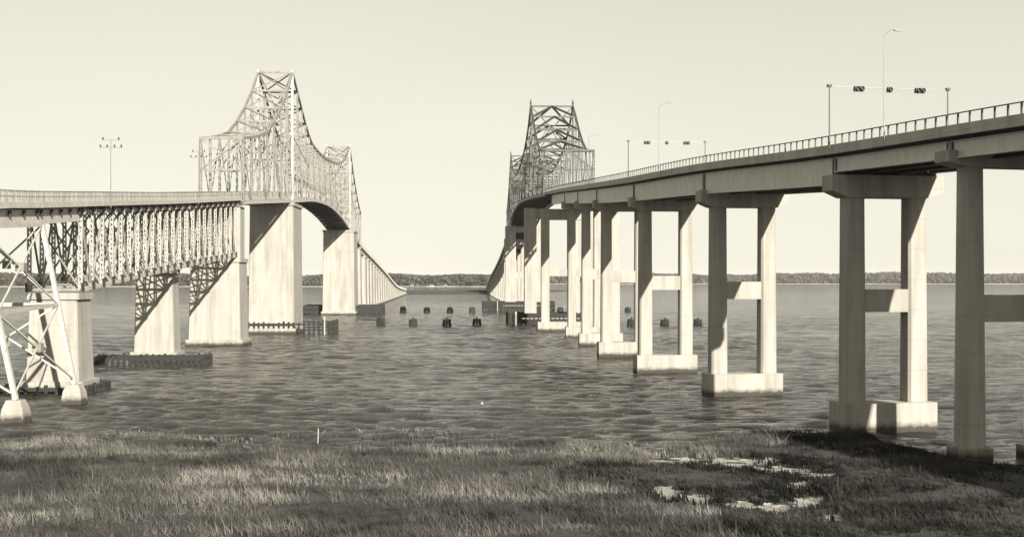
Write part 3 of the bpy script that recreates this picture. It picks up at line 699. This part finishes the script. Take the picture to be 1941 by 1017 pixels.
marker((943 - 970.5) * 499 / FPX, 499, 3.6, 'white marker post on the dark fender of the far concrete bridge tower')

def dolphin(x, y, h, label):
    t = thing('pile_dolphin', (x, y, 0), label, 'dolphin', 'timber pile dolphins in the channel'); up = Vector((0, 0, 1)); c = Vector((x, y, 0))
    for k in range(9):
        a = 2 * math.pi * k / 8; rr = .0 if k == 8 else 1.0
        p0 = c + Vector((math.cos(a), math.sin(a), 0)) * rr * 1.25; p1 = c + Vector((math.cos(a), math.sin(a), 0)) * rr * .78
        m = MB(); m.cyl(p0 - up * 2, p1 + up * (h + (.5 if k == 8 else random.uniform(-.2, .2))), .3, .24, 6); m.obj('pile', 'timber', t)
    for z in (h * .45, h * .8):
        m = MB(); m.cyl(c + up * (z - .14), c + up * (z + .14), 1.28 - .13 * z, 1.25 - .13 * z, 12); m.obj('cable_band', 'timber', t)
    return t
d0 = None
names_near = {722: 'nearer row, leftmost, right of the steel bridge', 783: 'nearer row, second from the left', 847: 'nearer row, third from the left', 904: 'nearer row, next to the concrete bridge fender',
              1197: 'nearer row, seen beyond the gap right of the fourth bent', 1260: 'nearer row, seen through the opening of the third bent', 1323: 'nearer row, seen right of the third bent'}
for x, s in names_near.items():
    Y = 338 + random.uniform(-4, 4); dolphin((x - 970.5) * Y / FPX, Y, 1.75 + random.uniform(-.25, .25), 'dark timber pile dolphin, ' + s)
for x, s in {764: 'farther row, leftmost', 809: 'farther row, second from the left', 853: 'farther row, third from the left', 895: 'farther row, rightmost before the concrete bridge',
             1062: 'farther row, seen through the far bent openings', 1190: 'farther row, seen through the fourth bent'}.items():
    Y = 480 + random.uniform(-5, 5); dolphin((x - 970.5) * Y / FPX, Y, 1.7 + random.uniform(-.25, .25), 'dark timber pile dolphin, ' + s)
t = thing('marsh_stake', (-13.8, 91, 0), 'thin white stake standing in the shallows off the grass', 'stake'); m = MB(); m.cyl((-13.8, 91, -1), (-13.72, 91, 1.5), .04, .03, 6); m.obj('stake_pole', 'white', t)
m = MB(); m.cyl((-13.8, 91, -.5), (-13.8, 91, .45), .2, .15, 6); m.obj('collar', 'timber', t)
t = thing('float_buoy', (-2.9, 124, 0), 'small white float alone on the open water', 'buoy'); m = MB(); m.cyl((-2.9, 124, -.15), (-2.9, 124, .16), .15, .11, 9); m.obj('float', 'white', t); m = MB(); m.cyl((-2.9, 124, .16), (-2.9, 124, .22), .05, .04, 6); m.obj('cap', 'white', t)

# ================================================================== THINGS STANDING ON THE BRIDGES
def gantry(y, label):
    L = RB; z0 = L.Z(y); t = thing('signal_gantry', L.P(0, y), label, 'signal gantry', 'lane signal gantries over the concrete bridge')
    tt, r = L.fr(y); up = Vector((0, 0, 1)); H_ = 4.7
    for sg in (-1, 1):
        p = L.P(sg * (HW + .15), y); m = MB(); m.cyl(p - up * .3, p + up * H_, .06, .05, 7); m.obj('post', 'steel2', t)
        m = MB(); m.box(p + up * H_, (.16, .16, .1), (r, tt, up)); m.obj('post_cap', 'dark', t)
    m = MB(); m.beam(L.P(-HW - .1, y, z0 + H_ - .05), L.P(HW + .1, y, z0 + H_ - .05), .07, .07); m.obj('beam', 'pole', t)
    for k, f in enumerate((-2.6, 0, 2.6)):
        n = 1 if k == 1 else 2
        for j in range(n):
            c = L.P(f + (j - (n - 1) / 2) * .42, y, z0 + H_ - .18) - tt * .05
            m = MB(); m.box(c, (.18, .16, .2), (r, tt, up)); h = m.obj('signal_head', 'dark', t)
            m = MB(); m.cyl(c - tt * .16, c - tt * .2, .11, .11, 10); m.obj('signal_lens', 'lens', h)
            m = MB(); m.cyl(c - tt * .16, c - tt * .34, .14, .14, 10, cap=False); m.obj('visor', 'dark', h)
    return t
gantry(101.5, 'near lane signal gantry above the widest bent at right')
gantry(166, 'farther lane signal gantry halfway along the concrete bridge')
def lamp(L, lat, y, h, label, arm):
    p = L.P(lat, y); up = Vector((0, 0, 1)); t, r = L.fr(y)
    T = thing('lamp_pole', p, label, 'street lamp', 'slender lamp poles on the concrete bridge')
    m = MB(); m.cyl(p - up * .2, p + up * h, .045, .028, 7); m.obj('pole', 'pole', T)
    m = MB(); q0 = p + up * (h - .05)
    for i in range(5):
        a0, a1 = i / 5, (i + 1) / 5; f = lambda s: q0 + r * (arm * s) + up * (.45 * math.sin(s * math.pi / 2))
        m.cyl(f(a0), f(a1), .025, .025, 5)
    m.obj('arm', 'pole', T); e = q0 + r * arm + up * .43
    m = MB(); m.box(e + r * .25 - up * .03, (.26, .1, .04), (r, t, up)); m.obj('lamp_head', 'pole', T)
lamp(RB, -HW - .1, 92.8, 7.3, 'tall pale lamp pole rising between the posts of the near signal gantry', .8)
lamp(RB, -HW - .1, 149, 7.6, 'pale lamp pole on the concrete bridge between the two signal gantries', 1.3)
lamp(RB, -HW - .1, 205, 7.6, 'far pale lamp pole near the grey truss portal', 1.2)
def utility(y, lat, h, label, s=1.0):
    L = LB; p = L.P(lat, y); up = Vector((0, 0, 1)); t, r = L.fr(y)
    T = thing('utility_pole', p, label, 'utility pole', 'utility poles beside the steel bridge roadway')
    m = MB(); m.cyl(p - up * .6, p + up * h, .055, .04, 7); m.obj('pole', 'pole', T)
    for dz, w, ks in ((-.1, .95, (-1, 1)), (-.95, 1.25, (-1, -.35, .35, 1))):
        q0 = p + up * (h + dz); m = MB(); m.beam(q0 - r * w, q0 + r * w, .08, .09); ca = m.obj('crossarm', 'pole', T)
        for k in ks:
            c = q0 + r * (w * k * .95); m = MB(); m.cyl(c, c + up * .16, .05, .1, 6); m.cyl(c + up * .16, c + up * .34, .12, .07, 6); m.obj('insulator', 'dark', ca)
utility(148, 3.75, 7.3, 'tall utility pole with two crossarms above the deck truss at left')
utility(199, 3.75, 7.6, 'utility pole with two crossarms just left of the first truss portal')

# ------------------------------------------------------------------ haze over the river
hm = bpy.data.materials.new('river_haze'); hm.use_nodes = True; hn = hm.node_tree; hn.nodes.clear()
ho = hn.nodes.new('ShaderNodeOutputMaterial'); hv = hn.nodes.new('ShaderNodeVolumePrincipled')
hv.inputs['Color'].default_value = (.96, .94, .88, 1); hv.inputs['Density'].default_value = 4.5e-5; hn.links.new(hv.outputs[0], ho.inputs['Volume'])
M['haze'] = hm; m = MB(); m.box((0, 18600, 33), (31000, 19600, 37.2)); m.obj('haze', 'haze', kind='stuff')
